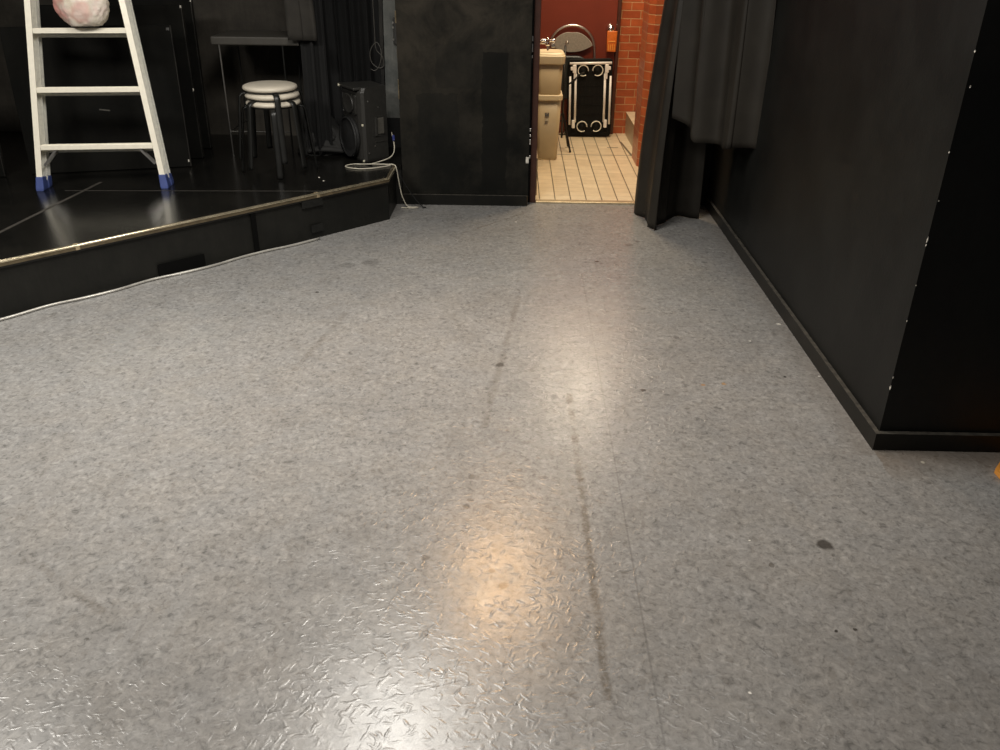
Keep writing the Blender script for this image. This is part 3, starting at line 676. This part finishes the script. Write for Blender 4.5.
# ------------------------------------------------------------------ passage things
def bin_(name, label, loc, secs, rim, mats=('cream', 'cream_rim')):
    t = thing(name, label, 'bin', loc, group='cream plastic bins')
    obj('body', loft(B(), [[(x, y, z) for x, y in rrect(w_, d_, .035, 5)] for w_, d_, z in secs]), M[mats[0]], t, True)
    obj('rim', loft(B(), [[(x, y, z) for x, y in rrect(w_, d_, .035, 5)] for w_, d_, z in rim]), M[mats[1]], t)
    return t
BX, BY = .266, 7.01
b1 = bin_('storage_bin', 'lower cream plastic bin standing on the tiled passage floor', (BX, BY, .004),
          [(.160, .20, 0), (.166, .205, .012), (.200, .26, .49)], [(.208, .27, .468), (.218, .28, .474), (.218, .28, .505), (.210, .27, .510)])
bm = B(); mt = Matrix.Translation((-.005, -.1222, .375)) @ Matrix.Rotation(R(-3.2), 4, 'X')
lb = obj('sticker', box(B(), -.022, .010, -.0012, .001, -.03, .03, 0, mt), M['grey_label'], b1)
bm = B()
for x, z, w_, h_ in ((-.016, .016, .020, .004), (-.016, .006, .004, .012), (-.008, .004, .012, .004), (-.004, -.008, .004, .012), (-.016, -.010, .014, .004)): box(bm, x, x+w_, -.0020, -.0005, z, z+h_, 0, mt)
obj('lettering', bm, M['label_pale'], lb)
obj('sticker', box(B(), -.018, .006, -.0012, .001, -.062, -.04, 0, mt), M['label_pale'], b1)
b2 = bin_('storage_bin', 'upper cream plastic bin with a recessed lid, stacked on another bin', (BX, BY, .514),
          [(.178, .235, 0), (.182, .238, .01), (.206, .265, .262)], [(.214, .27, .225), (.226, .29, .232), (.232, .30, .262), (.234, .305, .285), (.224, .295, .292)])
bm = B(); loft(bm, [[(x, y, z) for x, y in rrect(w_, d_, .05, 6)] for w_, d_, z in ((.222, .29, .288), (.214, .275, .300), (.195, .25, .308), (.165, .21, .306), (.135, .17, .298))])
obj('lid', bm, M['cream_rim'], b2, True)
# tap on the side wall above the bins
tp = thing('water_tap', 'chrome cross handled tap mounted above the upper cream bin', 'tap', (.1205, 6.97, .885))
obj('wall_flange', lathe(B(), [(0, 0), (.022, 0), (.020, .006), (.010, .009), (.010, .120), (0, .120)], 20, Matrix.Rotation(R(90), 4, 'Y')), M['chrome'], tp, True)
bm = B(); lathe(bm, [(0, -.022), (.013, -.022), (.015, -.01), (.015, .01), (.008, .016), (.008, .026), (.012, .028), (.010, .036), (0, .037)], 18, Matrix.Translation((.125, 0, 0))); obj('valve', bm, M['chrome'], tp, True)
bm = B()
for sgn in (-1, 1): lathe(bm, [(0, 0), (.008, .002), (.010, .02), (.014, .045), (.012, .056), (0, .058)], 14, Matrix.Translation((.125, 0, .016)) @ Matrix.Rotation(sgn*R(90), 4, 'Y'))
obj('cross_handle', bm, M['chrome'], tp, True)
obj('spout', tube(B(), smoothpts([(.125, 0, -.018), (.126, -.004, -.035), (.127, -.008, -.056)], 5), .008, 12), M['steel'], tp, True)
obj('outlet_block', box(B(), .150, .184, -.012, .012, -.032, -.004, .004), M['steel'], tp)

# slim black stand behind the bins
sd = thing('tripod_stand', 'thin black tripod stand behind the bins with one leg showing', 'stand', (.4, 7.284, .004))
obj('pole', tube(B(), [(0, 0, .10), (0, 0, .83)], .008, 10), M['black_metal'], sd, True)
obj('hook', tube(B(), smoothpts([(0, 0, .826), (.004, 0, .85), (.016, -.002, .858), (.022, -.002, .84)], 5), .005, 8), M['steel'], sd, True)
for k, a in enumerate((R(62), R(182), R(-58))):
    c_, s_ = math.cos(a), math.sin(a)
    obj('leg', bar(B(), (.01*c_, .01*s_, .30), (.135*c_, .135*s_, .004), .012, .010), M['black_metal'], sd)
    obj('brace', bar(B(), (.0, .0, .125), (.075*c_, .075*s_, .145), .005, .008), M['black_metal'], sd)

# folding chair leaning against the red door
fc = thing('folding_chair', 'folded chair with arched steel frame and grey backrest against the red door', 'chair', (.49, 7.928, .004))
arc = [(-.205, -.02, 0), (-.205, -.012, .40), (-.203, -.006, .66)] + [(-.198*math.cos(R(a)), 0, .735+.19*math.sin(R(a))) for a in range(0, 181, 15)] + [(.203, -.006, .66), (.205, -.012, .40), (.205, -.02, 0)]
obj('frame', tube(B(), smoothpts(arc, 4), .0105, 10), M['steel'], fc, True)
# lens shaped backrest
bm = B(); outl = []
for i in range(25):
    u = -1+2*i/24; outl.append((u*.182, .765+.112*max(0, 1-u*u)**.8-.010*math.exp(-(u/.22)**2)))
low = [(u*.182, .765-.058*(max(0, 1-u*u))**.9) for u in [1-2*i/24 for i in range(1, 24)]]
poly = outl+low
loft(bm, [[(x*.97, y, .775+(z-.775)*.97) for x, z in poly] if k in (0, 3) else [(x, y, z) for x, z in poly] for k, y in enumerate((-.016, -.012, .002, .006))])
obj('backrest', bm, M['pad'], fc)
bm = B(); loft(bm, [[(x*s_-.01, y, .50+z*s_) for x, z in rrect(.34, .36, .11, 8)] for y, s_ in ((-.062, .95), (-.052, 1), (-.036, 1), (-.028, .96))])
obj('seat', bm, M['seat_black'], fc)
for x in (-.165, .165): obj('rear_leg', tube(B(), [(x, -.018, 0), (x, -.022, .62)], .009, 10), M['black_metal'], fc, True)
obj('crossbar', tube(B(), [(-.165, -.018, .12), (.165, -.018, .12)], .007, 8), M['black_metal'], fc, True)

# folded trolley standing on end, wheels towards us
ft = thing('folding_trolley', 'black folded hand trolley standing on end with four wheels and white rails', 'trolley', (.672, 7.823, .004), (R(-1.0), R(-1.6), 0))
bm = B(); loft(bm, [[(x*s_, y, .333+z*s_) for x, z in rrect(.392, .665, .035, 6)] for y, s_ in ((-.010, .985), (-.004, 1), (.018, 1), (.024, .985))])
obj('deck', bm, M['deck_black'], ft)
bm = B()
for sx in (-1, 1): box(bm, sx*.178-.010, sx*.178+.010, -.018, -.008, .04, .63, .003)
for z in (.03, .625): box(bm, -.16, .16, -.018, -.008, z-.008, z+.008, .003)
for i in range(5): box(bm, -.08+i*.04-.004, -.08+i*.04+.004, -.014, -.008, .20, .47)
for z in (.20, .28, .36, .44): box(bm, -.14, .14, -.0135, -.008, z-.003, z+.003)
obj('deck_rib', bm, M['deck_black'], ft)
for x, z in ((-.064, .572), (.062, .572), (-.064, .098), (.062, .098)):
    wt = obj('wheel', lathe(B(), [(0, 0), (.033, 0), (.034, .010), (.018, .014), (.010, .020), (0, .021)], 28, Matrix.Translation((x, -.022, z)) @ Matrix.Rotation(R(90), 4, 'X')), M['deck_black'], ft, True)
    ring = []
    g = R(-30) if x < 0 else R(210)
    for i in range(29): a = g+R(25)+R(310)*i/28 if x < 0 else g-R(25)-R(310)*i/28; ring.append((x+.044*math.cos(a), -.034, z+.044*math.sin(a)))
    obj('tyre', tube(B(), ring, .009, 8, .0045, side=(0, 1, 0)), M['wheel_ring'], wt, True)
    obj('wheel_bracket', box(B(), x-.012, x+.012, -.022, -.008, z-.05, z+.05, .003), M['plastic_black'], ft)
for sx in (-1, 1):
    obj('rail', tube(B(), [(sx*.128, -.030, .135), (sx*.128, -.030, .545)], .0105, 10), M['rail'], ft, True)
    obj('rail', tube(B(), [(sx*.176, -.030, .115), (sx*.176, -.030, .525)], .0095, 10), M['rail'], ft, True)
    bm = B(); box(bm, sx*.140-.016, sx*.140+.016, -.052, -.016, .552, .622, .006); box(bm, sx*.160-.014, sx*.160+.014, -.046, -.014, .575, .605, .005); box(bm, sx*.135-.012, sx*.135+.012, -.048, -.016, .50, .56, .005)
    obj('hinge', bm, M['rail'], ft)
    bm = B(); box(bm, sx*.142-.014, sx*.142+.014, -.046, -.016, .085, .155, .006); obj('rail_end', bm, M['rail'], ft)
obj('handle_bar', tube(B(), [(-.182, -.036, .632), (.182, -.036, .632)], .011, 12), M['rail'], ft, True)
obj('strap', tube(B(), smoothpts([(-.19, -.036, .46), (-.14, -.05, .50), (-.09, -.052, .545), (-.055, -.055, .56)], 6), .005, 8, .010), M['cloth'], ft, True)

# orange tag hanging from the knob
tg = thing('hanging_tag', 'orange plastic pouch with pale ribs hanging from the red door knob', 'pouch', (.833, 7.903, .72))
bm = B(); loft(bm, [[(x*k+.000, y*k, z) for x, y in rrect(.088, .022, .009, 4)] for z, k in ((0, .86), (.006, .90), (.08, .97), (.162, 1), (.168, .97))]); obj('pouch_body', bm, M['orange'], tg, True)
for i in range(4): x = -.026+i*.017; obj('rib', bar(B(), (x, -.0105, .012), (x-.001, -.0115, .062), .005, .004), M['orange_pale'], tg)
for i in range(3): x = -.018+i*.02; obj('rib', bar(B(), (x, -.012, .105), (x, -.012, .145), .004, .003), M['orange_pale'], tg)
bm = B(); box(bm, -.03, .03, -.0145, -.010, .082, .088, .001); obj('band', bm, M['orange_pale'], tg)
obj('cord', tube(B(), smoothpts([(-.012, 0, .166), (-.016, .012, .19), (-.012, .016, .198), (-.006, .012, .19), (-.004, 0, .166)], 5), .003, 8), M['orange_pale'], tg)

# orange piece at the right edge
bm = B(); prism(bm, [(0, 0), (-.001, -.040), (.03, -.085), (.30, -.10), (.32, .24), (.185, .22)], 0, .016); ob = obj('orange_board', bm, M['orange_board'], None, False, (1.664, 2.462, .001))
tag(ob, 'orange board with its corner poking in at the right edge of the grey floor', 'board')

# ------------------------------------------------------------------ lights
def light(name, kind, loc, energy, col, **kw):
    d_ = bpy.data.lights.new(name, kind); d_.energy = energy; d_.color = col
    rot = kw.pop('rot', (0, 0, 0))
    for k, v in kw.items(): setattr(d_, k, v)
    o = bpy.data.objects.new(name, d_); COL.objects.link(o); o.location = loc; o.rotation_euler = rot; return o
W = (1.0, .957, .882); WARM = (1.0, .60, .28)
light('ceiling_lamp_white', 'AREA', (-.62, 3.38, 2.58), 54, W, shape='DISK', size=.8)
light('ceiling_lamp_warm', 'SPOT', (-.035, 4.68, 2.58), 165, WARM, shadow_soft_size=.27, spot_size=R(70), spot_blend=1.0, rot=(R(-42), 0, 0))
light('ceiling_fill_near', 'AREA', (-.1, 2.65, 2.58), 44, W, shape='RECTANGLE', size=2.8, size_y=.9)  # added broad fill light, not a lamp of the room
light('ceiling_lamp_stage', 'AREA', (-2.7, 2.45, 2.58), 100, W, shape='RECTANGLE', size=.9, size_y=.9)
light('passage_lamp', 'AREA', (.67, 7.5, 2.5), 27, (1.0, .84, .62), shape='DISK', size=.75)
light('passage_fill_front', 'AREA', (.62, 6.25, 2.5), 38, (1.0, .79, .52), shape='DISK', size=.4)  # added fill to brighten the front faces of things in the passage
wd = bpy.data.worlds.new('world'); scene.world = wd; wd.use_nodes = True
wd.node_tree.nodes['Background'].inputs[0].default_value = (1, .95, .88, 1); wd.node_tree.nodes['Background'].inputs[1].default_value = .06

# ------------------------------------------------------------------ camera
cd = bpy.data.cameras.new('camera'); cam = bpy.data.objects.new('camera', cd); COL.objects.link(cam)
cam.matrix_world = Matrix.Translation((0, 0, 1.62)) @ Matrix.Rotation(R(.75), 4, 'Z') @ Matrix.Rotation(R(90-27.40), 4, 'X') @ Matrix.Rotation(R(.67), 4, 'Z')
cd.sensor_fit = 'HORIZONTAL'; cd.sensor_width = 36; cd.lens = 36*.850; cd.clip_start = .02
scene.camera = cam
vs = scene.view_settings; vs.view_transform = 'Standard'; vs.look = 'None'; vs.gamma = 1; vs.exposure = 0; vs.use_curve_mapping = False
